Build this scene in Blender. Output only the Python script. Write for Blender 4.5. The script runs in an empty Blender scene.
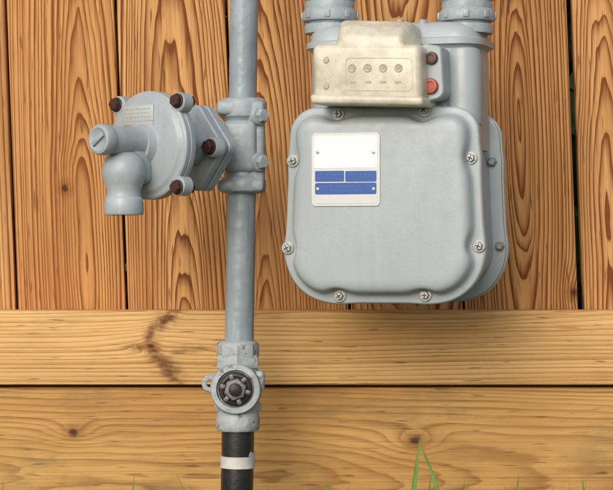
import bpy, bmesh, math, random
from mathutils import Vector, Matrix
random.seed(7)
D=2.0; CZ=0.295
rad=math.radians
# ---------- millimetre layout helpers (1 unit of layout = 1 mm at the riser plane) ----------
def P(px,py,y=0.0):
    s=(D+y)/D
    return Vector(((px-306.5)/1000*s, y, CZ+(245-py)/1000*s))
def link(o,parent=None):
    bpy.context.scene.collection.objects.link(o)
    if parent: o.parent=parent
    return o
def empty(name,loc=(0,0,0),rz=0):
    e=bpy.data.objects.new(name,None); e.empty_display_size=0.05
    e.location=loc; e.rotation_euler=(0,0,rz); return link(e)
def finish(name,bm,mat,parent=None,ang=38,sub=0):
    bmesh.ops.recalc_face_normals(bm,faces=bm.faces[:])
    for f in bm.faces: f.smooth=True
    for e in bm.edges:
        if len(e.link_faces)==2 and e.calc_face_angle(0)>rad(ang): e.smooth=False
    me=bpy.data.meshes.new(name); bm.to_mesh(me); bm.free()
    if mat: me.materials.append(mat)
    o=bpy.data.objects.new(name,me); link(o,parent)
    return o
def T(*v): return Matrix.Translation(Vector(v))
RX=Matrix.Rotation(rad(90),4,'X')      # z axis -> -y
def lathe(bm,prof,M=Matrix(),seg=56,caps=True):
    rings=[]
    for r,h in prof:
        if r<1e-7: rings.append([bm.verts.new(M@Vector((0,0,h)))])
        else: rings.append([bm.verts.new(M@Vector((r*math.cos(2*math.pi*i/seg),r*math.sin(2*math.pi*i/seg),h))) for i in range(seg)])
    for a,b in zip(rings,rings[1:]):
        if len(a)==1 and len(b)==1: continue
        for i in range(seg):
            j=(i+1)%seg
            if len(a)==1: bm.faces.new((a[0],b[i],b[j]))
            elif len(b)==1: bm.faces.new((a[i],a[j],b[0]))
            else: bm.faces.new((a[i],a[j],b[j],b[i]))
    if caps:
        for r in (rings[0],rings[-1]):
            if len(r)>1: bm.faces.new(r)
def loft(bm,secs,cap0=True,cap1=True):
    R=[[bm.verts.new(p) for p in s] for s in secs]; n=len(R[0])
    for a,b in zip(R,R[1:]):
        for i in range(n):
            j=(i+1)%n; bm.faces.new((a[i],a[j],b[j],b[i]))
    if cap0: bm.faces.new(R[0])
    if cap1: bm.faces.new(R[-1])
def box(bm,c,s,bev=0.0,seg=3,M=Matrix()):
    r=bmesh.ops.create_cube(bm,size=1,matrix=M@T(*c)@Matrix.Diagonal((s[0],s[1],s[2],1)))
    if bev>0:
        es=list({e for v in r['verts'] for e in v.link_edges})
        bmesh.ops.bevel(bm,geom=es,offset=bev,segments=seg,affect='EDGES',profile=0.5)
def align(a,b):
    d=(b-a); q=d.to_track_quat('Z','Y'); return T(*a)@q.to_matrix().to_4x4(), d.length
def rpoly(corners,n=320):
    pts=[]; m=len(corners)
    for i in range(m):
        p=Vector(corners[i][:2]); a=Vector(corners[i-1][:2]); b=Vector(corners[(i+1)%m][:2]); r=corners[i][2]
        u=(a-p).normalized(); v=(b-p).normalized(); ang=u.angle(v); t=r/math.tan(ang/2)
        c=p+(u+v).normalized()*(r/math.sin(ang/2))
        s=p+u*t; e=p+v*t
        a0=math.atan2(s.y-c.y,s.x-c.x); a1=math.atan2(e.y-c.y,e.x-c.x); da=(a1-a0+math.pi)%(2*math.pi)-math.pi
        for k in range(17):
            q=a0+da*k/16; pts.append(Vector((c.x+r*math.cos(q),c.y+r*math.sin(q))))
    L=[0]
    for i in range(len(pts)): L.append(L[-1]+(pts[(i+1)%len(pts)]-pts[i]).length)
    out=[]; j=0
    for k in range(n):
        t=L[-1]*k/n
        while L[j+1]<t: j+=1
        f=(t-L[j])/max(1e-9,L[j+1]-L[j]); out.append(pts[j].lerp(pts[(j+1)%len(pts)],f))
    return out
def normals(o):
    n=len(o); area=sum(o[i].x*o[(i+1)%n].y-o[(i+1)%n].x*o[i].y for i in range(n)); s=1 if area>0 else -1
    res=[]
    for i in range(n):
        t=(o[(i+1)%n]-o[i-1]).normalized(); res.append(Vector((-t.y,t.x))*s)   # inward
    return res

# ---------- shader helpers ----------
class NT:
    def __init__(s,name):
        s.m=bpy.data.materials.new(name); s.m.use_nodes=True; s.t=s.m.node_tree; s.n=s.t.nodes
        s.b=s.n['Principled BSDF']
    def l(s,a,b): s.t.links.new(a,b)
    def setin(s,sock,v):
        if hasattr(v,'is_output'): s.l(v,sock)
        else: sock.default_value=v
    def math(s,op,a,b=None,c=None,clamp=False):
        n=s.n.new('ShaderNodeMath'); n.operation=op; n.use_clamp=clamp
        for i,v in enumerate((a,b,c)):
            if v is not None: s.setin(n.inputs[i],v)
        return n.outputs[0]
    def coord(s,scale=(1,1,1),loc=(0,0,0)):
        tc=s.n.new('ShaderNodeTexCoord'); mp=s.n.new('ShaderNodeMapping')
        s.l(tc.outputs['Object'],mp.inputs[0]); mp.inputs['Scale'].default_value=scale; mp.inputs['Location'].default_value=loc
        return mp.outputs[0]
    def noise(s,vec,scale,detail=4,rough=.55,out=0,dist=0):
        n=s.n.new('ShaderNodeTexNoise'); s.l(vec,n.inputs['Vector']); n.inputs['Scale'].default_value=scale
        n.inputs['Detail'].default_value=detail; n.inputs['Roughness'].default_value=rough; n.inputs['Distortion'].default_value=dist
        return n.outputs[out]
    def ramp(s,f,stops,interp='LINEAR'):
        n=s.n.new('ShaderNodeValToRGB'); s.l(f,n.inputs[0]); e=n.color_ramp.elements; n.color_ramp.interpolation=interp
        while len(e)<len(stops): e.new(0.5)
        for x,(p,c) in zip(e,stops):
            x.position=p; x.color=(c,c,c,1) if isinstance(c,(int,float)) else (*c,1)
        return n.outputs[0]
    def mix(s,f,a,b,mode='MIX'):
        n=s.n.new('ShaderNodeMix'); n.data_type='RGBA'; n.blend_type=mode
        s.setin(n.inputs[0],f)
        for i,v in ((6,a),(7,b)):
            if hasattr(v,'is_output'): s.l(v,n.inputs[i])
            else: n.inputs[i].default_value=(*v,1)
        return n.outputs[2]
    def bump(s,h,strength,dist=0.001,prev=None):
        n=s.n.new('ShaderNodeBump'); n.inputs['Strength'].default_value=strength; n.inputs['Distance'].default_value=dist
        s.l(h,n.inputs['Height'])
        if prev is not None: s.l(prev,n.inputs['Normal'])
        return n.outputs[0]
def paint(name,col,rough=.42,var=.12,grime=.25,bumpy=.3,bscale=160,coarse=0.0,rustamt=0.0,streak=0.0,lump=70):
    k=NT(name); v=k.coord()
    n1=k.noise(v,11,3); n2=k.noise(v,70,5,.65); n3=k.noise(v,420,2,.6)
    c=k.mix(k.ramp(n1,[(.3,0),(.7,1)]),tuple(x*(1-var) for x in col),tuple(min(1,x*(1+var*.6)) for x in col))
    c=k.mix(k.math('MULTIPLY',k.ramp(n2,[(.50,0),(.70,1)]),grime),c,tuple(x*.55 for x in (col[0]*1.05,col[1],col[2]*.9)))
    c=k.mix(k.math('MULTIPLY',k.ramp(n3,[(.67,0),(.74,1)]),grime*1.2,clamp=True),c,(.12,.105,.09))
    if streak>0:
        ns=k.noise(k.coord((130,130,7)),1,3,.6)
        c=k.mix(k.math('MULTIPLY',k.ramp(ns,[(.5,0),(.7,1)]),streak),c,tuple(x*.55 for x in col))
        ns=k.noise(k.coord((90,90,16),(5,2,3)),1,3,.6)
        c=k.mix(k.math('MULTIPLY',k.ramp(ns,[(.56,0),(.68,1)]),streak*.8),c,tuple(min(1,x*1.45) for x in col))
    if rustamt>0:
        n4=k.noise(v,85,5,.72)
        c=k.mix(k.math('MULTIPLY',k.ramp(n4,[(.56,0),(.63,1)]),rustamt),c,(.10,.075,.06))
    k.l(c,k.b.inputs['Base Color'])
    k.l(k.ramp(n2,[(.3,rough-.07),(.7,rough+.15)]),k.b.inputs['Roughness'])
    if coarse>0:
        b=k.bump(k.math('ADD',k.noise(v,lump,2,.5),k.math('MULTIPLY',k.noise(v,bscale,2,.5),.22)),coarse,.005)
    else: b=k.bump(k.noise(v,bscale,2,.5),bumpy,.0008)
    k.l(b,k.b.inputs['Normal']); return k.m
def plain(name,col,rough=.5,metal=0,var=.15,scale=120,bump=.2,spec=.5):
    k=NT(name); v=k.coord(); n=k.noise(v,scale,4,.6)
    k.l(k.mix(n,tuple(x*(1-var*2) for x in col),tuple(min(1,x*(1+var)) for x in col)),k.b.inputs['Base Color'])
    k.b.inputs['Roughness'].default_value=rough; k.b.inputs['Metallic'].default_value=metal
    k.b.inputs['Specular IOR Level'].default_value=spec
    k.l(k.bump(n,bump,.0008),k.b.inputs['Normal']); return k.m

def wood(name,horiz,light,dark,a0=0,h0=.03,k=.12,F=240,knots=(),seed=0,contrast=1.0,warpamp=.012,l0=0,marks=(),rings=(.12,0,.15,.65,1,.8,.12),fine=1.0,stain=0.0):
    w=NT(name); tc=w.n.new('ShaderNodeTexCoord'); sp=w.n.new('ShaderNodeSeparateXYZ'); w.l(tc.outputs['Object'],sp.inputs[0])
    X,Y,Z=sp.outputs
    a,l=(Z,X) if horiz else (X,Z)
    cb=w.n.new('ShaderNodeCombineXYZ'); w.l(a,cb.inputs[0]); w.l(l,cb.inputs[2]); w.l(Y,cb.inputs[1]); v0=cb.outputs[0]
    def mp(sc,lo=0):
        m=w.n.new('ShaderNodeMapping'); w.l(v0,m.inputs[0]); m.inputs['Scale'].default_value=sc; m.inputs['Location'].default_value=(seed*3.1+lo,seed*1.7,seed*5.3+lo); return m.outputs[0]
    warp=w.noise(mp((9,9,1.8)),1,2,.5)
    warp2=w.noise(mp((60,60,9)),1,2,.55)
    h=w.math('MULTIPLY_ADD',w.math('ADD',l,-l0),k,h0)
    h=w.math('ADD',h,w.math('MULTIPLY',w.math('ADD',warp,-.5),warpamp*4))
    h=w.math('ADD',h,w.math('MULTIPLY',w.math('ADD',warp2,-.5),.0065))
    core=None; halo=None
    nk=w.noise(mp((160,160,90)),1,3,.65) if (knots or marks) else None
    for (ka,kl,s,st,rc,el) in knots:
        dx=w.math('ADD',a,-ka); dl=w.math('ADD',l,-kl)
        q=w.math('ADD',w.math('POWER',w.math('ABSOLUTE',w.math('DIVIDE',dx,s)),2),w.math('POWER',w.math('ABSOLUTE',w.math('DIVIDE',dl,s*2.2)),2))
        g=w.math('EXPONENT',w.math('MULTIPLY',q,-1)); h=w.math('ADD',h,w.math('MULTIPLY',g,st))
        d=w.math('POWER',w.math('ADD',w.math('POWER',w.math('ABSOLUTE',dx),2),w.math('POWER',w.math('ABSOLUTE',w.math('DIVIDE',dl,el)),2)),.5)
        d=w.math('ADD',w.math('DIVIDE',d,rc),w.math('MULTIPLY',w.math('ADD',nk,-.5),1.3))
        m=w.ramp(d,[(.35,1),(1,0)]) ; m2=w.ramp(w.math('MULTIPLY',d,.4),[(.2,1),(1,0)])
        core=m if core is None else w.math('MAXIMUM',core,m); halo=m2 if halo is None else w.math('MAXIMUM',halo,m2)
    mk=None
    for (ma,ml,an,ln,wd,am) in marks:
        dx=w.math('ADD',a,-ma); dl=w.math('ADD',l,-ml)
        u=w.math('ADD',w.math('MULTIPLY',dl,math.cos(an)),w.math('MULTIPLY',dx,math.sin(an)))
        v=w.math('ADD',w.math('MULTIPLY',dx,math.cos(an)),w.math('MULTIPLY',dl,-math.sin(an)))
        q=w.math('ADD',w.math('POWER',w.math('ABSOLUTE',w.math('DIVIDE',u,ln)),2),w.math('POWER',w.math('ABSOLUTE',w.math('DIVIDE',v,wd)),2))
        g=w.math('EXPONENT',w.math('MULTIPLY',q,-1)); h=w.math('ADD',h,w.math('MULTIPLY',g,.006))
        g=w.math('MULTIPLY',w.math('POWER',g,.7),w.ramp(w.math('ADD',nk,w.math('MULTIPLY',g,.22)),[(.38,0),(.72,am)]))
        mk=g if mk is None else w.math('MAXIMUM',mk,g)
    aa=w.math('ADD',a,-a0)
    R=w.math('SQRT',w.math('ADD',w.math('MULTIPLY',aa,aa),w.math('MULTIPLY',h,h)))
    irr=w.n.new('ShaderNodeTexNoise'); irr.noise_dimensions='1D'; irr.inputs['Scale'].default_value=F*.22; irr.inputs['Detail'].default_value=2
    w.l(w.math('ADD',R,seed*.37),irr.inputs['W'])
    ph=w.math('ADD',w.math('MULTIPLY',R,F),w.math('MULTIPLY',irr.outputs[0],2.6))
    fr=w.math('FRACT',ph)
    ring=w.ramp(fr,list(zip((0,.10,.45,.78,.90,.97,1),rings)))
    amp=w.ramp(w.noise(mp((26,26,4),4),1,2),[(.3,.6),(.60,1)])
    fib=w.noise(mp((900,900,14)),1,3,.7); fib2=w.noise(mp((240,240,3.2),9),1,4,.68)
    t=w.math('MULTIPLY',w.math('MULTIPLY',ring,amp),contrast)
    t=w.math('ADD',t,w.math('MULTIPLY',w.math('ADD',fib,-.5),.95*fine)); t=w.math('ADD',t,w.math('MULTIPLY',w.math('ADD',fib2,-.47),1.35*fine),clamp=True)
    mid=tuple((x*.55+y*.45) for x,y in zip(light,dark))
    col=w.ramp(t,[(0,light),(.45,mid),(1,dark)])
    big=w.noise(mp((20,20,3),2),1,4,.6)
    col=w.mix(w.math('MULTIPLY',w.ramp(big,[(.42,0),(.72,1)]),.5),col,(dark[0]*1.35,dark[1]*1.3,dark[2]*1.15))
    if stain>0:
        stn=w.noise(mp((34,34,11),15),1,5,.7)
        col=w.mix(w.math('MULTIPLY',w.ramp(stn,[(.50,0),(.70,1)]),stain),col,(.17,.115,.055))
    sp2=w.noise(mp((420,420,30),6),1,1,.5)
    col=w.mix(w.math('MULTIPLY',w.ramp(sp2,[(.66,0),(.74,1)]),.65),col,(.08,.038,.016))
    if mk is not None: col=w.mix(mk,col,(.13,.05,.018))
    if core is not None:
        col=w.mix(w.math('MULTIPLY',halo,.6),col,(dark[0]*.9,dark[1]*.75,dark[2]*.6))
        col=w.mix(w.math('MULTIPLY',core,.92),col,(.055,.024,.012))
    w.l(col,w.b.inputs['Base Color']); w.b.inputs['Roughness'].default_value=.75; w.b.inputs['Specular IOR Level'].default_value=.22
    w.l(w.bump(fib2,.8,.0015),w.b.inputs['Normal'])
    return w.m

GREY=(.34,.387,.405)
m_meter=paint('meter_grey_paint',GREY,.36,.06,.13,.18,300,0,0,.10)
m_pipe=paint('pipe_grey_paint',(.255,.31,.345),.32,.16,.3,.5,150,.24,.10,.45,60)
m_fit=paint('fitting_grey_paint',(.31,.365,.395),.37,.12,.32,.5,170,.26,.14,.18)
m_valve=paint('valve_grey_paint',(.33,.37,.385),.46,.2,.5,.7,120,.55,.8)
m_reg=paint('regulator_paint',(.335,.385,.412),.37,.09,.22,.35,200,.12,.03,.14)
m_rust=plain('rusty_bolt',(.075,.032,.022),.7,.3,.45,300,.6)
m_dark=plain('dark_iron',(.055,.042,.038),.5,.5,.4,250,.6)
m_screw=plain('screw_metal',(.40,.42,.42),.42,.5,.3,300,.3)
m_black=plain('black_coating',(.018,.019,.021),.38,0,.4,90,.8)
m_tape=plain('white_tape',(.60,.60,.56),.6,0,.3,60,.8)
m_alu=plain('label_aluminium',(.50,.52,.52),.42,.3,.08,200,.1)
m_white=plain('label_white',(.78,.79,.79),.45,0,.04,60,.05)
m_blue=plain('label_blue',(.012,.08,.34),.4,0,.2,350,.05)
m_orange=plain('orange_seal',(.42,.095,.05),.5,0,.25,300,.3)
m_seal=plain('brown_seal',(.10,.045,.03),.5,0,.3,300,.3)
m_dial=plain('dial_beige',(.42,.38,.29),.5,0,.15,300,.1)
def cream():
    k=NT('clouded_plastic'); v=k.coord(); n=k.noise(v,38,5,.65); n2=k.noise(v,500,2,.6)
    c=k.mix(k.ramp(n,[(.32,0),(.68,1)]),(.41,.375,.285),(.67,.64,.53)); c=k.mix(k.math('MULTIPLY',k.ramp(n2,[(.6,0),(.7,1)]),.35),c,(.33,.26,.17))
    k.l(c,k.b.inputs['Base Color']); k.b.inputs['Roughness'].default_value=.34
    k.l(k.bump(n,.25,.001),k.b.inputs['Normal']); return k.m
m_cream=cream()

# ================= FENCE =================
fence=empty('wooden_fence')
FY=.130; th=.019; tilt=.038
edges=[-101,11,121,232,344,458,577]
x=577
while x<1500: x+=112; edges.append(x)
x=-101
while x>-1100: x-=112; edges.insert(0,x)
palL=[(.67,.355,.135),(.71,.39,.155),(.62,.315,.112),(.68,.37,.142)]
palD=[(.185,.057,.015),(.21,.068,.018),(.165,.050,.013)]
def board_geo(w,h,t,horiz=False,b=.0022):
    bm=bmesh.new(); box(bm,(0,0,0),(w,t,h),b,2); return bm
zt,zb=1.78,.03; zc=(zt+zb)/2; zref=P(0,154,FY).z
for i in range(len(edges)-1):
    e0,e1=edges[i],edges[i+1]
    gap=.0026; g1=.0060 if e1==577 else gap
    x0=P(e0,154,FY).x+gap/2; x1=P(e1,154,FY).x-(g1-gap/2)
    cx=(x0+x1)/2; w=x1-x0
    r=random.Random(i*13+5)
    kn=[]; a0=r.uniform(-.02,.02); h0=r.uniform(-.01,.02); k=r.choice((-1,1))*r.uniform(.05,.09); F=r.uniform(230,280)
    def loc(px,py):
        p=P(px,py,FY)
        dx=p.x-(cx-(zc-zref)*tilt); dz=p.z-zc
        return dx+dz*tilt*1.0, dz
    l0=-.5
    if e0==11:
        ka,kl=loc(65,187); kn=[(ka,kl,.016,.014,.0045,1.3)]; a0=.018;h0=.004;k=-.085;F=260;l0=loc(0,310)[1]+.03
    elif e0==121: a0=.004;h0=.008;k=.075;F=265;l0=loc(0,310)[1]-.05
    elif e0==232: a0=-.03;h0=.01;k=.06;F=280;l0=loc(0,310)[1]
    elif e0==458:
        ka,kl=loc(574,293); kn=[(ka,kl,.014,.015,.0045,1.3)]; a0=.005;h0=.004;k=-.08;F=270;l0=loc(0,180)[1]
    elif e0==577: a0=-.03;h0=.012;k=.07;l0=loc(0,250)[1]
    elif e0==-101: a0=-.05;h0=.03;k=.04
    else: l0=r.uniform(-.6,.4)
    m=wood('picket_wood_%d'%i,False,palL[i%4],palD[i%3],a0,h0,k,F,kn,seed=i+1,contrast=1.25,l0=l0,warpamp=.010,rings=(.15,0,.15,.65,1,1,.2))
    o=finish('picket_%d'%i,board_geo(w,zt-zb,th),m,fence)
    o.location=(cx-(zc-zref)*tilt,FY+th/2+r.uniform(0,.0018),zc+r.uniform(-.004,.004)); o.rotation_euler=(0,-tilt,0)
zr1=P(0,310.5,.092).z; zr0=P(0,385.3,.092).z
rw=zr1-zr0
rx,rz=0.0,(zr0+zr1)/2
def kloc(px,py,y,rx,rz):
    p=P(px,py,y); return p.z-rz,p.x-rx
ka,kl=kloc(150,346,.092,rx,rz)
mk=[]
for px,py,an,ln,wd,am in ((166,320,.6,.018,.007,1),(150,334,1.2,.014,.006,.9),(166,366,-.75,.026,.008,1),(154,352,-1.2,.014,.007,1),(140,347,.0,.014,.004,.8),(188,350,.1,.024,.004,.6),(172,377,-.5,.016,.006,.9)):
    q=kloc(px,py,.092,rx,rz); mk.append((q[0],q[1],an,ln,wd,am))
m=wood('rail_wood',True,(.69,.435,.180),(.34,.155,.043),.05,.02,.03,230,[(ka,kl,.020,.012,.003,2.0)],seed=31,contrast=.8,warpamp=.012,l0=.2,marks=mk,fine=.9,stain=.22)
o=finish('rail_middle',board_geo(4.6,rw,.038-.001,b=.0035),m,fence); o.location=(rx,.092+.0182,rz)
zk1=zr0-.0028; zk0=.012
rz2=(zk0+zk1)/2
k1=kloc(73,432,.101,rx,rz2); k2=kloc(415,441,.101,rx,rz2); k3=kloc(356,386.5,.101,rx,rz2)
m=wood('kick_wood',True,(.55,.325,.110),(.21,.092,.026),-.03,.05,.03,190,[(k1[0],k1[1],.013,.016,.0052,1.2),(k2[0],k2[1],.014,.016,.0062,1.3)],seed=44,contrast=.7,warpamp=.014,l0=-.2,fine=.9,stain=.5)
o=finish('kick_board',board_geo(4.6,zk1-zk0,.028,b=.003),m,fence); o.location=(rx,.103+.0132,rz2)
m=wood('rail_wood_top',True,(.70,.44,.18),(.36,.18,.06),.05,.02,.035,190,[],seed=35)
o=finish('rail_upper',board_geo(4.6,.089,.037,b=.0035),m,fence); o.location=(0,.092+.0182,1.5)
for j,xx in enumerate((-2.0,2.0)):
    m=wood('post_wood_%d'%j,False,(.6,.36,.15),(.3,.13,.04),.02,.02,.04,200,[],seed=50+j)
    bm=bmesh.new(); box(bm,(0,0,0),(.089,.089,1.86),.004,2); o=finish('post_%d'%j,bm,m,fence); o.location=(xx,.155+.05,.9)

# ================= RISER PIPE =================
riser=empty('gas_riser_pipe')
def cyl(name,a,b,r,mat,parent,seg=48,wob=0):
    M,L=align(a,b); bm=bmesh.new(); n=max(2,int(L/.012))
    lathe(bm,[(r*(1+wob*math.sin(i*2.1)*random.random()),L*i/n) for i in range(n+1)],M,seg)
    return finish(name,bm,mat,parent)
pc=lambda py: 244.2-7.0*py/490
cyl('pipe_upper',P(pc(110),110),P(pc(-255),-255),.0140,m_pipe,riser,wob=.02)
cyl('pipe_lower',P(pc(350),350),P(pc(185),185),.0145,m_pipe,riser,wob=.02)
cyl('pipe_coated',P(pc(560)-.5,560),P(pc(425),425),.0162,m_black,riser,wob=.03)
bm=bmesh.new(); M,L=align(P(pc(468),468),P(pc(456),456))
lathe(bm,[(.0166,0),(.0173,.0005),(.0171,L*.5),(.0175,L-.0005),(.0166,L)],M); finish('tape_band',bm,m_tape,riser)
bm=bmesh.new(); M,L=align(P(pc(455),455),P(pc(448),448))
lp=[]
for i in range(9):
    t=-2.4+i*.17
    lp.append((.0171*math.cos(t),.0171*math.sin(t)))
va=[bm.verts.new(M@Vector((x,y,-.001))) for x,y in lp]; vb=[bm.verts.new(M@Vector((x,y,.002+.003*abs(math.sin(i*1.7))))) for i,(x,y) in enumerate(lp)]
for i in range(8): bm.faces.new((va[i],va[i+1],vb[i+1],vb[i]))
finish('tape_scrap',bm,m_tape,riser)

# ---- regulator inlet body on the riser ----
reg=empty('gas_regulator')
bm=bmesh.new()
c=P(243,146)
def zz(py): return P(0,py).z
Mz=T(c.x,0,0)
def prof(lst): return [(r/1000,zz(py)) for r,py in lst]
lathe(bm,prof([(14,193.5),(20,193),(22.5,191),(23,188),(23,181),(21.5,178),(19,176),(18.2,170),(18.4,150),(18.4,130),(18.8,122),(21,119),(23.6,117),(24,114),(24,103),(22.5,100),(20,98.5),(14,98)]),Mz)
box(bm,(c.x-.003,-.004,zz(147)),(.034,.039,.052),.007,4)
box(bm,(c.x-.002,0,zz(109)),(.047,.044,.014),.004,3)
box(bm,(c.x-.002,0,zz(186)),(.046,.042,.012),.004,3)
box(bm,(c.x+.012,-.002,zz(147)),(.020,.030,.086),.006,4)
finish('inlet_body',bm,m_fit,reg)
for nm,py in (('plug_upper',117),('plug_lower',163)):
    p=P(261,py); bm=bmesh.new()
    M=T(p.x-.006,-.012,p.z)@ Vector((.62,-.78,0)).to_track_quat('Z','Y').to_matrix().to_4x4()
    lathe(bm,[(.0098,-.010),(.0098,.008),(.0088,.010),(.0068,.0105)],M,32)
    lathe(bm,[(.0072,.010),(.0070,.0145),(.0058,.0160),(0,.0163)],M,6)
    finish(nm,bm,m_fit,reg,30)
# ---- diaphragm assembly ----
yaw=rad(40)
RC=P(151.5,145.5,-.095)
M0=T(*RC)@Matrix.Rotation(-yaw,4,'Z')
A=M0@RX
bm=bmesh.new()
S=.001
Rr=51
lathe(bm,[(0,-34*S),(16*S,-34*S),(17*S,-26*S),(30*S,-20*S),(44*S,-11*S),((Rr-3)*S,-8.2*S),(Rr*S,-7.5*S),((Rr+.6)*S,-6*S),((Rr+.6)*S,-1.2*S),(Rr*S,-.5*S),((Rr-.7)*S,0),(Rr*S,.5*S),((Rr+.6)*S,1.2*S),((Rr+.6)*S,5*S),((Rr-.4)*S,6.2*S),((Rr-2)*S,6.8*S),((Rr-4.0)*S,7.2*S),((Rr-6)*S,9.5*S),((Rr-8)*S,10.6*S),(24*S,11.5*S),(20*S,13*S),(18*S,17*S),(17*S,20*S),(0,20*S)],A,96,False)
for su,sw in ((-1,1),(1,1),(1,-1),(-1,-1)):
    q=Vector((su*39.2*S,0,sw*39.2*S)); lathe(bm,[(0,-7.6*S),(8.5*S,-7.6*S),(9.5*S,-6.5*S),(9.5*S,5.2*S),(8.5*S,6.4*S),(0,6.4*S)],M0@T(*q)@RX,28,False)
finish('diaphragm_case',bm,m_reg,reg)
for i,(su,sw) in enumerate(((-1,1),(1,1),(1,-1),(-1,-1))):
    bm=bmesh.new(); q=Vector((su*40.5*S,0,sw*40.5*S)); MM=M0@T(*q)@RX
    lathe(bm,[(7*S,6*S),(7*S,7.6*S),(6.2*S,8*S)],MM,28)
    lathe(bm,[(6.2*S,7.6*S),(6.3*S,11*S),(5.2*S,12.4*S),(0,12.6*S)],MM@Matrix.Rotation(.4*i,4,'Z'),6)
    lathe(bm,[(5*S,-13*S),(5.8*S,-12*S),(5.8*S,-7*S)],MM,6)
    finish('case_bolt_%d'%i,bm,m_rust,reg,25)
bm=bmesh.new()
Tt=M0@T(.001,0,.003)@RX
lathe(bm,[(17*S,8*S),(15.5*S,15*S),(13.8*S,20*S),(13.4*S,40*S),(13.4*S,57*S),(12.8*S,59*S),(0,59*S)],Tt,56,False)
finish('spring_tower',bm,m_reg,reg)
bm=bmesh.new()
lathe(bm,[(11*S,58*S),(13.8*S,59.5*S),(14.4*S,61*S),(14.4*S,69*S),(13.4*S,71*S),(11*S,71.8*S),(9.5*S,71.2*S),(8.5*S,70.5*S),(0,70.5*S)],Tt,56,False)
box(bm,(0,0,.0715),(.017,.0045,.004),.001,2,Tt@Matrix.Rotation(rad(35),4,'Z'))
finish('tower_cap',bm,m_reg,reg)
vc=M0@Vector((.001,-.038,.003))
bm=bmesh.new(); Mv=T(vc.x,vc.y,0)
def z2(py): return CZ+(245-py)/1000*((D+vc.y)/D)
lathe(bm,[(0,z2(214)),(15.2*S,z2(214.4)),(15.6*S,z2(215)),(18.0*S,z2(214.8)),(18.8*S,z2(213)),(18.6*S,z2(204)),(18.0*S,z2(200)),(17.4*S,z2(198)),(16.4*S,z2(197)),(16.0*S,z2(194)),(16*S,z2(190)),(18*S,z2(184)),(20.3*S,z2(177)),(20.8*S,z2(171)),(19.8*S,z2(164)),(17*S,z2(158)),(12*S,z2(153)),(0,z2(150))],Mv,56,False)
box(bm,(-.001,-.022,-.020),(.026,.032,.036),.009,4,M0)
finish('relief_vent',bm,m_reg,reg)
bm=bmesh.new(); box(bm,(-.006,-.0117,.0285),(.040,.0012,.019),.0005,2,M0); finish('case_label',bm,m_alu,reg)
bm=bmesh.new()
for r_ in range(4):
    xx=-.0235
    while xx<.010:
        w_=random.uniform(.0015,.005); box(bm,(xx+w_/2,-.01245,.0345-r_*.0038),(w_,.0003,.0006),0,1,M0); xx+=w_+.0013
finish('case_label_text',bm,plain('etched_text',(.34,.36,.37),.5),reg)
bm=bmesh.new()
lathe(bm,[(20*S,-92*S+0),(19*S,-80*S),(17*S,-60*S),(16.5*S,-30*S)],A,40)
def diamond(v0,v1,hh,hw,inner=8):
    o=rpoly([(-hw,0,.009),(0,-hh,.010),(hw,0,.009),(0,hh,.010)],96)
    n=normals(o); secs=[]
    for v,i in ((v0,.0015),(v0+.0015,0),(v1-.0015,0),(v1,.0015)):
        secs.append([M0@Vector((p.x+q.x*i,v,p.y+q.y*i)) for p,q in zip(o,n)])
    loft(bm,secs)
diamond(.060,.070,.048,.038); diamond(.0712,.082,.048,.038)
C_=Vector((0,-D,CZ)); Mi_=M0.inverted(); o_=Mi_@C_; d_=(Mi_.to_3x3())@(P(210,147)-C_); t_=(.050-o_.y)/d_.y; fb=o_+d_*t_
MM=M0@T(fb.x,.050,fb.z)@RX
lathe(bm,[(10*S,-11*S),(9.6*S,-1.5*S),(8.6*S,0),(0,0)],MM,32)
finish('inlet_flange',bm,m_fit,reg)
bm=bmesh.new()
lathe(bm,[(7.8*S,-.5*S),(7.8*S,1.2*S),(7.2*S,1.6*S),(0,1.6*S)],MM,28); lathe(bm,[(6.6*S,1*S),(6.6*S,5.5*S),(5.4*S,7*S),(0,7.2*S)],MM,6)
finish('flange_bolt',bm,m_rust,reg,25)

# ================= SHUT-OFF VALVE =================
valve=empty('shutoff_valve')
vx=P(237.8,388).x
bm=bmesh.new(); Mz=T(vx,0,0)
lathe(bm,prof([(15,431),(20,430.5),(21.8,428),(22,420),(21.5,415),(20,411),(19,407),(21,402),(24,395),(25,387),(24,378),(21,371),(19.5,367)]),Mz,56)
lathe(bm,prof([(19,411),(22.8,411),(23.6,409),(23.6,404),(22,402)]),Mz,6)
lathe(bm,prof([(20,369),(22.8,367.5),(23.4,365),(23,357),(22,355)]),Mz@Matrix.Rotation(rad(30),4,'Z'),6)
lathe(bm,prof([(21,357),(21.6,355),(21.6,346),(20.5,343),(18,341),(14.5,340.5)]),Mz,8)
lathe(bm,[(26*S,0),(25.5*S,16*S),(25*S,24*S),(24*S,26*S),(19*S,26.5*S),(18*S,24*S),(17.6*S,22.5*S),(0,22.5*S)],T(vx-.0015,0,zz(387.5))@RX,64,False)
box(bm,(vx+.022,-.010,zz(380)),(.010,.018,.020),.004,3)
finish('valve_body',bm,m_valve,valve)
bm=bmesh.new(); Mf=T(vx-.0015,0,zz(387.5))@RX
lathe(bm,[(17*S,22*S),(16.6*S,27*S),(15*S,28.5*S),(13*S,28.8*S),(12*S,26*S),(0,26*S)],Mf,48,False)
finish('plug_ring',bm,m_dark,valve)
bm=bmesh.new()
lathe(bm,[(11.6*S,25*S),(11.4*S,30*S),(10.6*S,31.5*S),(8*S,32*S)],Mf@Matrix.Rotation(.3,4,'Z'),6)
for i in range(6):
    a_=i*math.pi/3+.3+math.pi/6
    box(bm,(.0128,0,.0278),(.0055,.0045,.003),.001,2,Mf@Matrix.Rotation(a_,4,'Z'))
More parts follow.
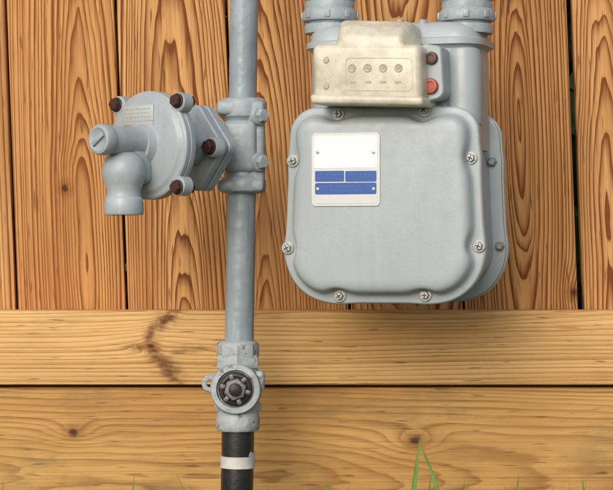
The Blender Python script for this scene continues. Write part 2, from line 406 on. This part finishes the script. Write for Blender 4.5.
finish('plug_nut',bm,plain('worn_steel',(.20,.20,.205),.5,.4,.4,260,.7),valve,25)
bm=bmesh.new(); lathe(bm,[(6.5*S,31.5*S),(6.3*S,35*S),(5*S,36*S),(0,36.2*S)],Mf,24,False)
finish('plug_stem',bm,m_dark,valve)
bm=bmesh.new(); pw=P(210.5,383.5,-.02)
Mw=T(pw.x,-.019,pw.z)@RX
lathe(bm,[(4.2*S,-2.5*S),(8.0*S,-2.5*S),(8.8*S,-1.5*S),(8.8*S,1.5*S),(8.0*S,2.5*S),(4.2*S,2.5*S),(3.7*S,0),(4.2*S,-2.5*S)],Mw,32,False)
box(bm,(pw.x+.012,-.019,pw.z-.001),(.013,.005,.011),.0015,2)
finish('lock_wing',bm,m_valve,valve)

# ================= GAS METER =================
MY=rad(18); ML=P(385.5,205,-.085)
meter=empty('gas_meter',ML,-MY)
Rm=Matrix.Rotation(-MY,3,'Z'); Ri=Rm.inverted()
def Mp(px,py,v):
    C=Vector((0,-D,CZ)); d=P(px,py,0)-C; o=Ri@(C-ML); d=Ri@d; t=(v-o.y)/d.y
    return o+d*t
def out(corn,v):
    res=[]
    for px,py,r in corn:
        q=Mp(px,py,v); res.append((q.x,q.z,r/1000))
    return res
corn=[(291,107.5,28),(478,106,26),(487.5,304,49),(283,303,49)]
base=rpoly(out(corn,0),360); nb=normals(base)
scr_px=[(339,114),(425,110.5),(293.5,161),(471.5,158),(288.5,248),(479.5,246),(340.5,296),(426,295)]
scr=[Vector((Mp(a,b,0).x,Mp(a,b,0).z)) for a,b in scr_px]
def ring(v,inset,scal,bul=.0015,ou=base,nn=nb,ss=scr):
    r=[]
    for p,n in zip(ou,nn):
        d=min((p-q).length for q in ss)
        g=math.exp(-(d/.0115)**2*1.0)
        q=p+n*(inset+scal*g-bul*g)
        r.append(Vector((q.x,v,q.y)))
    return r
bm=bmesh.new()
secs=[ring(.009,.003,0),ring(.008,.0006,0),ring(.0005,0,0),ring(-.0012,.0012,0),ring(-.0016,.0025,0),ring(-.0018,.0060,.0085),ring(-.0032,.0078,.0088),ring(-.0075,.0092,.0080),ring(-.0115,.0106,.0070),ring(-.0140,.0125,.0052),ring(-.0154,.0150,.0032),ring(-.0162,.0185,.0014),ring(-.0166,.0230,.0004,0)]
loft(bm,secs,True,True)
finish('front_cover',bm,m_meter,meter,45)
bm=bmesh.new()
secs=[ring(.009,.010,0,0),ring(.022,.014,0,0),ring(.060,.014,0,0),ring(.088,.014,0,0),ring(.096,.009,0,0)]
loft(bm,secs)
finish('middle_case',bm,m_meter,meter,45)
bm=bmesh.new(); loft(bm,[ring(.0095,.0012,0),ring(.0135,.0012,0),ring(.0145,.004,0)]); loft(bm,[ring(.0905,.004,0),ring(.0915,.0012,0),ring(.0955,.0012,0)])
finish('case_flanges',bm,m_meter,meter)
bm=bmesh.new()
loft(bm,[ring(.0962,.002,0),ring(.097,0,0),ring(.1035,0,0),ring(.1045,.0015,0),ring(.105,.006,.0085),ring(.112,.0085,.0085),ring(.122,.0125,.007),ring(.126,.020,.002)])
finish('rear_cover',bm,m_meter,meter,45)
def rrect(u0,u1,v0,v1,r,w,n=96):
    return [Vector((p.x,p.y,w)) for p in rpoly([(u0,v0,r),(u1,v0,r),(u1,v1,r),(u0,v1,r)],n)]
uL=Mp(308,80,.02).x; uR=Mp(477,80,.02).x
zw=lambda py: Mp(400,py,.02).z
bm=bmesh.new()
vb_=.088
loft(bm,[rrect(uL,uR,.014,vb_,.022,zw(150)),rrect(uL,uR,.014,vb_,.022,zw(60)),rrect(uL+.001,uR-.001,.013,vb_+.001,.022,zw(50)),rrect(uL-.003,uR+.003,.010,vb_+.004,.024,zw(47))])
loft(bm,[rrect(uL-.003,uR+.003,.009,vb_+.006,.025,zw(47)),rrect(uL-.0045,uR+.0045,.0075,vb_+.0075,.026,zw(46)),rrect(uL-.0045,uR+.0045,.0075,vb_+.0075,.026,zw(40.5)),rrect(uL-.0035,uR+.0035,.0085,vb_+.0065,.025,zw(39.5)),rrect(uL-.001,uR+.001,.011,vb_+.003,.024,zw(39)),rrect(uL,uR,.013,vb_+.001,.023,zw(30)),rrect(uL+.004,uR-.004,.017,vb_-.003,.022,zw(25)),rrect(uL+.013,uR-.013,.024,vb_-.010,.018,zw(22.5))])
finish('upper_case',bm,m_meter,meter,35)
bm=bmesh.new()
for px in (462,330):
    q=Mp(px,80,.022)
    lathe(bm,[(.018,zw(125)),(.018,zw(60)),(.016,zw(51)),(.011,zw(47.5))],T(q.x,.027,0),40)
finish('neck_channels',bm,m_meter,meter)
for nm,px in (('inlet_connection',330),('outlet_connection',467)):
    q=Mp(px,10,.045); bm=bmesh.new()
    Z=lambda py: Mp(px,py,.045).z
    h=lambda L: [(r*S,Z(p)) for r,p in L]
    lathe(bm,h([(25,34),(25.5,28),(25,25),(22,24),(22,22.5),(26.6,21.5),(27.4,19.5),(27.2,13),(25.8,11),(24.6,9.5),(24.8,5),(24.2,2),(25.6,.5),(26,-3),(25,-6),(24.3,-9),(24.3,-22),(22,-24),(15,-25)]),T(q.x,.045,0),56)
    for i in range(8):
        a_=i*math.pi/4+.2; box(bm,(.0262,0,Z(16)),(.005,.006,.007),.001,2,T(q.x,.045,0)@Matrix.Rotation(a_,4,'Z'))
    finish(nm,bm,m_fit,meter)
inl=ML+Rm@Vector((Mp(330,10,.045).x,.045,0)); outl=ML+Rm@Vector((Mp(467,10,.045).x,.045,0))
zt_=P(0,-255).z
def curve_pipe(name,pts,r,mat,parent):
    cu=bpy.data.curves.new(name,'CURVE'); cu.dimensions='3D'; cu.bevel_depth=r; cu.bevel_resolution=6
    sp=cu.splines.new('POLY'); sp.points.add(len(pts)-1)
    for a,b in zip(sp.points,pts): a.co=(*b,1)
    cu.materials.append(mat); o=bpy.data.objects.new(name,cu); link(o,parent); return o
def elbow(p0,p1,p2,r=.025,n=8):
    a=(p0-p1).normalized(); b=(p2-p1).normalized(); res=[]
    for i in range(n+1):
        t=i/n; res.append((p1+a*r)*(1-t)**2+p1*2*t*(1-t)+(p1+b*r)*t*t)
    return res
rt=P(pc(-255),-255); ztop=zt_+.05
p1=Vector((rt.x,0,ztop)); p2=Vector((inl.x,inl.y,ztop)); p3=Vector((inl.x,inl.y,P(0,-15).z))
curve_pipe('pipe_loop',[rt+Vector((0,0,-.01))]+elbow(rt,p1,p2)+elbow(p1,p2,p3)+[p3],.0143,m_pipe,riser)
hp=empty('house_gas_pipe')
q1=Vector((outl.x,outl.y,P(0,-15).z)); q2=Vector((outl.x,outl.y,ztop+.09)); q3=Vector((1.5,outl.y,ztop+.09))
curve_pipe('pipe_run',[q1]+elbow(q1,q2,q3)+[q3],.0143,m_pipe,hp)
def screw(bm,bm2,p,v,dirn=-1,rot=0,r=.0050):
    M_=T(p.x,v,p.y)@(RX if dirn<0 else RX.inverted())
    lathe(bm,[(r*1.25,0),(r*1.25,.0012),(r*1.1,.0016)],M_,28)
    lathe(bm,[(r*.86,.0012),(r*.86,.0036),(r*.7,.0050),(0,.0052)],M_@Matrix.Rotation(rot,4,'Z'),6)
    box(bm2,(0,0,.0052),(r*1.0,.0008,.0012),0,1,M_@Matrix.Rotation(rot,4,'Z'))
    box(bm2,(0,0,.0053),(.0008,r*1.0,.0012),0,1,M_@Matrix.Rotation(rot,4,'Z'))
bm=bmesh.new(); b2=bmesh.new()
for i,p in enumerate(scr): screw(bm,b2,p,-.0017,-1,i*.9)
for i,p in enumerate(scr): screw(bm,b2,p,.1045,1,i*.7)
for i,p in enumerate(scr):
    lathe(bm,[(.0048,.0908),(.0048,.087),(.003,.085)],T(p.x,0,p.y)@Matrix.Rotation(rad(-90),4,'X'),6)
finish('cover_screws',bm,m_screw,meter,25); finish('screw_slots',b2,m_dark,meter)
def plate(name,pxa,pya,pxb,pyb,v0,v1,mat,r=.002,bev=.0003):
    a=Mp(pxa,pya,v0); b=Mp(pxb,pyb,v0); o=rpoly([(a.x,b.z,r),(b.x,b.z,r),(b.x,a.z,r),(a.x,a.z,r)],64); n=normals(o)
    bm=bmesh.new(); loft(bm,[[Vector((p.x,v1,p.y)) for p in o],[Vector((p.x,v0+bev,p.y)) for p in o],[Vector((p.x+q.x*bev,v0,p.y+q.y*bev)) for p,q in zip(o,n)]])
    return finish(name,bm,mat,meter)
LV=-.0166
plate('label_plate',311.3,133,380,206,LV-.0012,LV+.002,m_alu,.003)
plate('label_white_panel',314,136,377.3,167.5,LV-.0015,LV-.001,m_white,.0012,.0001)
plate('label_lower_panel',314,169.5,377.3,203.5,LV-.0015,LV-.001,plain('label_silver',(.56,.58,.58),.4,0,.05,200,.05),.001,.0001)
plate('label_blue_band_a',315,171,344,181.5,LV-.0018,LV-.0014,m_blue,.0005,.0001)
plate('label_blue_band_b',345.2,171,376.3,181.5,LV-.0018,LV-.0014,m_blue,.0005,.0001)
plate('label_blue_band_c',315,183,376.3,194,LV-.0018,LV-.0014,m_blue,.0005,.0001)
bm=bmesh.new()
for a_,b_ in ((317.5,152),(373.5,152),(317.5,189),(373.5,189)):
    q=Mp(a_,b_,LV-.0018); lathe(bm,[(.0016,0),(.0016,.0006),(0,.001)],T(q.x,LV-.0016,q.z)@RX,16)
finish('label_rivets',bm,m_screw,meter)
bm=bmesh.new()
for py,x0_,x1_ in ((174.5,318,342),(178,318,338),(174.5,348,370),(186.5,320,372),(190.5,320,360)):
    x_=x0_
    while x_<x1_:
        w_=random.uniform(.8,2.2); q=Mp(x_+w_/2,py,LV-.0019); box(bm,(q.x,LV-.0019,q.z),(w_*.0009,.0002,.0005)); x_+=w_+1.6
finish('label_lettering',bm,plain('label_letter',(.08,.17,.45),.5),meter)

# index (register) housing
def rr(pts,v,ins=0,n=96):
    o=rpoly([(Mp(a,b,v).x,Mp(a,b,v).z,r/1000) for a,b,r in pts],n); nn=normals(o)
    return [Vector((p.x+q.x*ins,v,p.y+q.y*ins)) for p,q in zip(o,nn)]
def rrv(pts,vref,v,ins=0,n=96,dz=0):
    o=rr(pts,vref,ins,n); return [Vector((p.x,v,p.z+dz)) for p in o]
bm=bmesh.new()
Bx=[(311,43,7),(420.5,43,7),(422.5,104,7),(312.5,102,7)]
VF=-.040
loft(bm,[rrv(Bx,VF,.012,-.001),rrv(Bx,VF,-.030,0),rrv(Bx,VF,-.036,.0008),rrv(Bx,VF,-.0390,.0022),rrv(Bx,VF,-.0408,.0045),rrv(Bx,VF,-.0411,.0062)])
H0=[(334,17.5,7),(405,19,7),(411,50,7),(329,50,7)]
H1=[(337,24,7),(402,25,7),(411,58,7),(329,58,7)]
H2=[(339,33,7),(401,34,7),(409,60,7),(331,60,7)]
loft(bm,[rrv(H0,VF,.012),rrv(H0,VF,-.018),rrv(H0,VF,-.022,.0015),rrv(H1,VF,-.030,.0005),rrv(H1,VF,-.034,.002),rrv(H2,VF,-.0385,.001),rrv(H2,VF,-.0400,.004),])
Lp=[(310,94,3.5),(424,96,3.5),(424,106,3.5),(312,104,3.5)]
loft(bm,[rrv(Lp,VF,.010,.0005),rrv(Lp,VF,-.041,0),rrv(Lp,VF,-.0435,.001),rrv(Lp,VF,-.0445,.0025)])
finish('index_cover',bm,m_cream,meter,40)
bm=bmesh.new()
Wn=[(345,57,5),(412,57,5),(413,91,5),(345,90,5)]
o1=rrv(Wn,-.0412,-.0407); o2=rrv(Wn,-.0412,-.0416); o3=rrv(Wn,-.0412,-.0416,.0010); o4=rrv(Wn,-.0412,-.0407,.0010)
loft(bm,[o1,o2,o3,o4],False,False); finish('index_window_rim',bm,m_cream,meter)
bm=bmesh.new()
for i in range(4):
    q=Mp(352+i*15.5,68,-.0413); lathe(bm,[(.0036,0),(.0040,.0003),(.0036,.0006),(.0030,.0003)],T(q.x,-.0412,q.z)@RX,28)
    a_=random.uniform(0,6); box(bm,(0,0,.0006),(.0045,.0007,.0003),0,1,T(q.x,-.0412,q.z)@RX@Matrix.Rotation(a_,4,'Z'))
for i in range(4):
    q=Mp(353+i*15,82,-.0413); box(bm,(q.x,-.0413,q.z),(.006,.0006,.0022),.0003,1)
for i in range(2):
    q=Mp(326,60+i*26,-.0413); lathe(bm,[(.0032,0),(.0028,.0010),(0,.0013)],T(q.x,-.0411,q.z)@RX,24)
finish('index_dials',bm,m_dial,meter)
bm=bmesh.new()
Bk=[(421.5,43,3),(441,46,5),(444,97,9),(421.5,103,4)]
loft(bm,[rrv(Bk,-.018,.014),rrv(Bk,-.018,-.0165,0),rrv(Bk,-.018,-.018,.0012)])
finish('index_bracket',bm,m_meter,meter)
for nm,px,py,mt,rs in (('seal_upper',431.5,58,m_seal,.8),('seal_lower',430.5,86,m_orange,1)):
    q=Mp(px,py,-.019); bm=bmesh.new(); lathe(bm,[(.0075*rs,0),(.0075*rs,.003),(.0066*rs,.0045),(.0045*rs,.0048),(.0040*rs,.0036),(0,.0036)],T(q.x,-.0178,q.z)@RX,32,False); finish(nm,bm,mt,meter)
bm=bmesh.new()
for px in (398,421):
    q=Mp(px,22,.015); lathe(bm,[(.0055,-.008),(.0055,0),(.0040,.001),(.0040,.003),(0,.0032)],T(q.x,.022,q.z),24)
finish('top_screws',bm,m_fit,meter)

# ================= GROUND, GRASS, HEDGE =================
def ground():
    k=NT('lawn_soil'); v=k.coord(); n=k.noise(v,3,4); n2=k.noise(v,60,4,.7)
    c=k.mix(n,(.05,.075,.02),(.08,.10,.03)); c=k.mix(k.ramp(n2,[(.5,0),(.65,1)]),c,(.07,.05,.03))
    k.l(c,k.b.inputs['Base Color']); k.b.inputs['Roughness'].default_value=.95; k.l(k.bump(n2,.8,.01),k.b.inputs['Normal']); return k.m
bm=bmesh.new(); bmesh.ops.create_grid(bm,x_segments=2,y_segments=2,size=400); finish('ground',bm,ground())
def leafmat(name,a,b):
    k=NT(name); v=k.coord(); n=k.noise(v,35,3)
    k.l(k.mix(k.ramp(n,[(.35,0),(.65,1)]),a,b),k.b.inputs['Base Color']); k.b.inputs['Roughness'].default_value=.5
    return k.m
m_grass=leafmat('grass_blade',(.08,.16,.022),(.15,.26,.045))
bm=bmesh.new()
def blade(base,h,w,lean,side,n=7,curl=1.0):
    f=Vector((-side.y,side.x,0)); L=[];Rr_=[];Mi=[]
    for i in range(n+1):
        t=i/n; c_=base+Vector((lean.x*t**1.8*curl,lean.y*t**1.8*curl,h*t)); ww=w*.5*(1-t**2.2)*(.7+.6*min(t*2,1)*.5)
        L.append(bm.verts.new(c_-side*ww)); Mi.append(bm.verts.new(c_+f*ww*.5)); Rr_.append(bm.verts.new(c_+side*ww))
    for i in range(n):
        bm.faces.new((L[i],Mi[i],Mi[i+1],L[i+1])); bm.faces.new((Mi[i],Rr_[i],Rr_[i+1],Mi[i+1]))
def tip(px,py,y,pxb,w=.005):
    p=P(px,py,y); b=P(pxb,0,y); b.z=0
    blade(Vector((b.x,y,0)),p.z,w,Vector((p.x-b.x,random.uniform(-.01,.01),0)),Vector((1,random.uniform(-.3,.3),0)).normalized())
for a in ((421,434,-.03,411,.0070),(417,438,-.02,446,.0060),(431,470,-.02,426,.003),(135,472,-.05,130,.0042),(175,473,-.04,198,.0045),(188,480,-.05,202,.0035),(325,477,-.05,341,.005),(333,484,-.03,329,.0035),(464,479,-.04,461,.004),(519,473,-.05,515,.0055),(582,475,-.04,585,.0055),(588,480,-.05,580,.0035),(600,485,-.04,607,.004),(305,485,-.05,300,.004),(60,486,-.05,67,.0035),(142,484,-.03,146,.003),(552,484,-.04,546,.0035),(487,486,-.03,492,.003),(372,486,-.04,377,.003),(396,482,-.05,403,.003),(18,486,-.04,13,.003)): tip(*a)
for i in range(5200):
    xx=random.uniform(-1.6,1.6); yy=random.uniform(-1.2,.085)
    hmax=.055 if yy>-.6 else .045
    h=random.uniform(.02,hmax)*(1 if yy>-.5 else .8)
    if abs(xx-P(pc(540),540).x)<.02 and abs(yy)<.02: continue
    an=random.uniform(0,6.3); blade(Vector((xx,yy,0)),h,random.uniform(.002,.0045),Vector((random.uniform(-.02,.02),random.uniform(-.02,.02),0)),Vector((math.cos(an),math.sin(an),0)),3)
finish('grass',bm,m_grass,None,80)
m_hedge=leafmat('hedge_leaf',(.06,.12,.02),(.14,.24,.04))
bm=bmesh.new()
for i in range(13000):
    p=Vector((random.uniform(-2.4,2.4),random.gauss(1.6,.25),random.uniform(0,1.9)))
    p.z*=1+.12*math.sin(p.x*3); s_=random.uniform(.045,.09)
    M_=T(*p)@Matrix.Rotation(random.uniform(0,6.3),4,'Z')@Matrix.Rotation(random.uniform(-1.2,1.2),4,'X')
    vs=[bm.verts.new(M_@Vector(q)) for q in ((-s_*.5,0,0),(0,0,-s_),(s_*.5,0,0),(0,s_*.15,s_))]
    bm.faces.new((vs[0],vs[1],vs[3])); bm.faces.new((vs[1],vs[2],vs[3]))
finish('hedge',bm,m_hedge,None,80)

# ================= LIGHT, SKY, CAMERA =================
el=rad(28); az=(-.38,-1.0); azl=math.hypot(*az); sx,sy=az[0]/azl,az[1]/azl
sd=Vector((sx*math.cos(el),sy*math.cos(el),math.sin(el)))
L=bpy.data.lights.new('sun','SUN'); L.energy=2.05; L.angle=rad(45); L.color=(1,.97,.92)
lo=bpy.data.objects.new('sun',L); lo.rotation_euler=sd.to_track_quat('Z','Y').to_euler(); link(lo)
w=bpy.data.worlds.new('World'); bpy.context.scene.world=w; w.use_nodes=True; nt=w.node_tree
sk=nt.nodes.new('ShaderNodeTexSky'); sk.sky_type='NISHITA'; sk.sun_disc=False; sk.sun_elevation=el; sk.sun_rotation=math.atan2(sx,sy)
sk.dust_density=2.5
nt.links.new(sk.outputs[0],nt.nodes['Background'].inputs[0]); nt.nodes['Background'].inputs[1].default_value=.15
cam=bpy.data.cameras.new('camera'); cam.sensor_width=36; cam.lens=36*D/.613; cam.clip_end=1500; cam.clip_start=.05
co=bpy.data.objects.new('camera',cam); co.location=(0,-D,CZ); co.rotation_euler=(rad(90),0,0); link(co)
bpy.context.scene.camera=co
sc=bpy.context.scene; sc.view_settings.view_transform='Standard'; sc.view_settings.look='None'; sc.view_settings.exposure=0
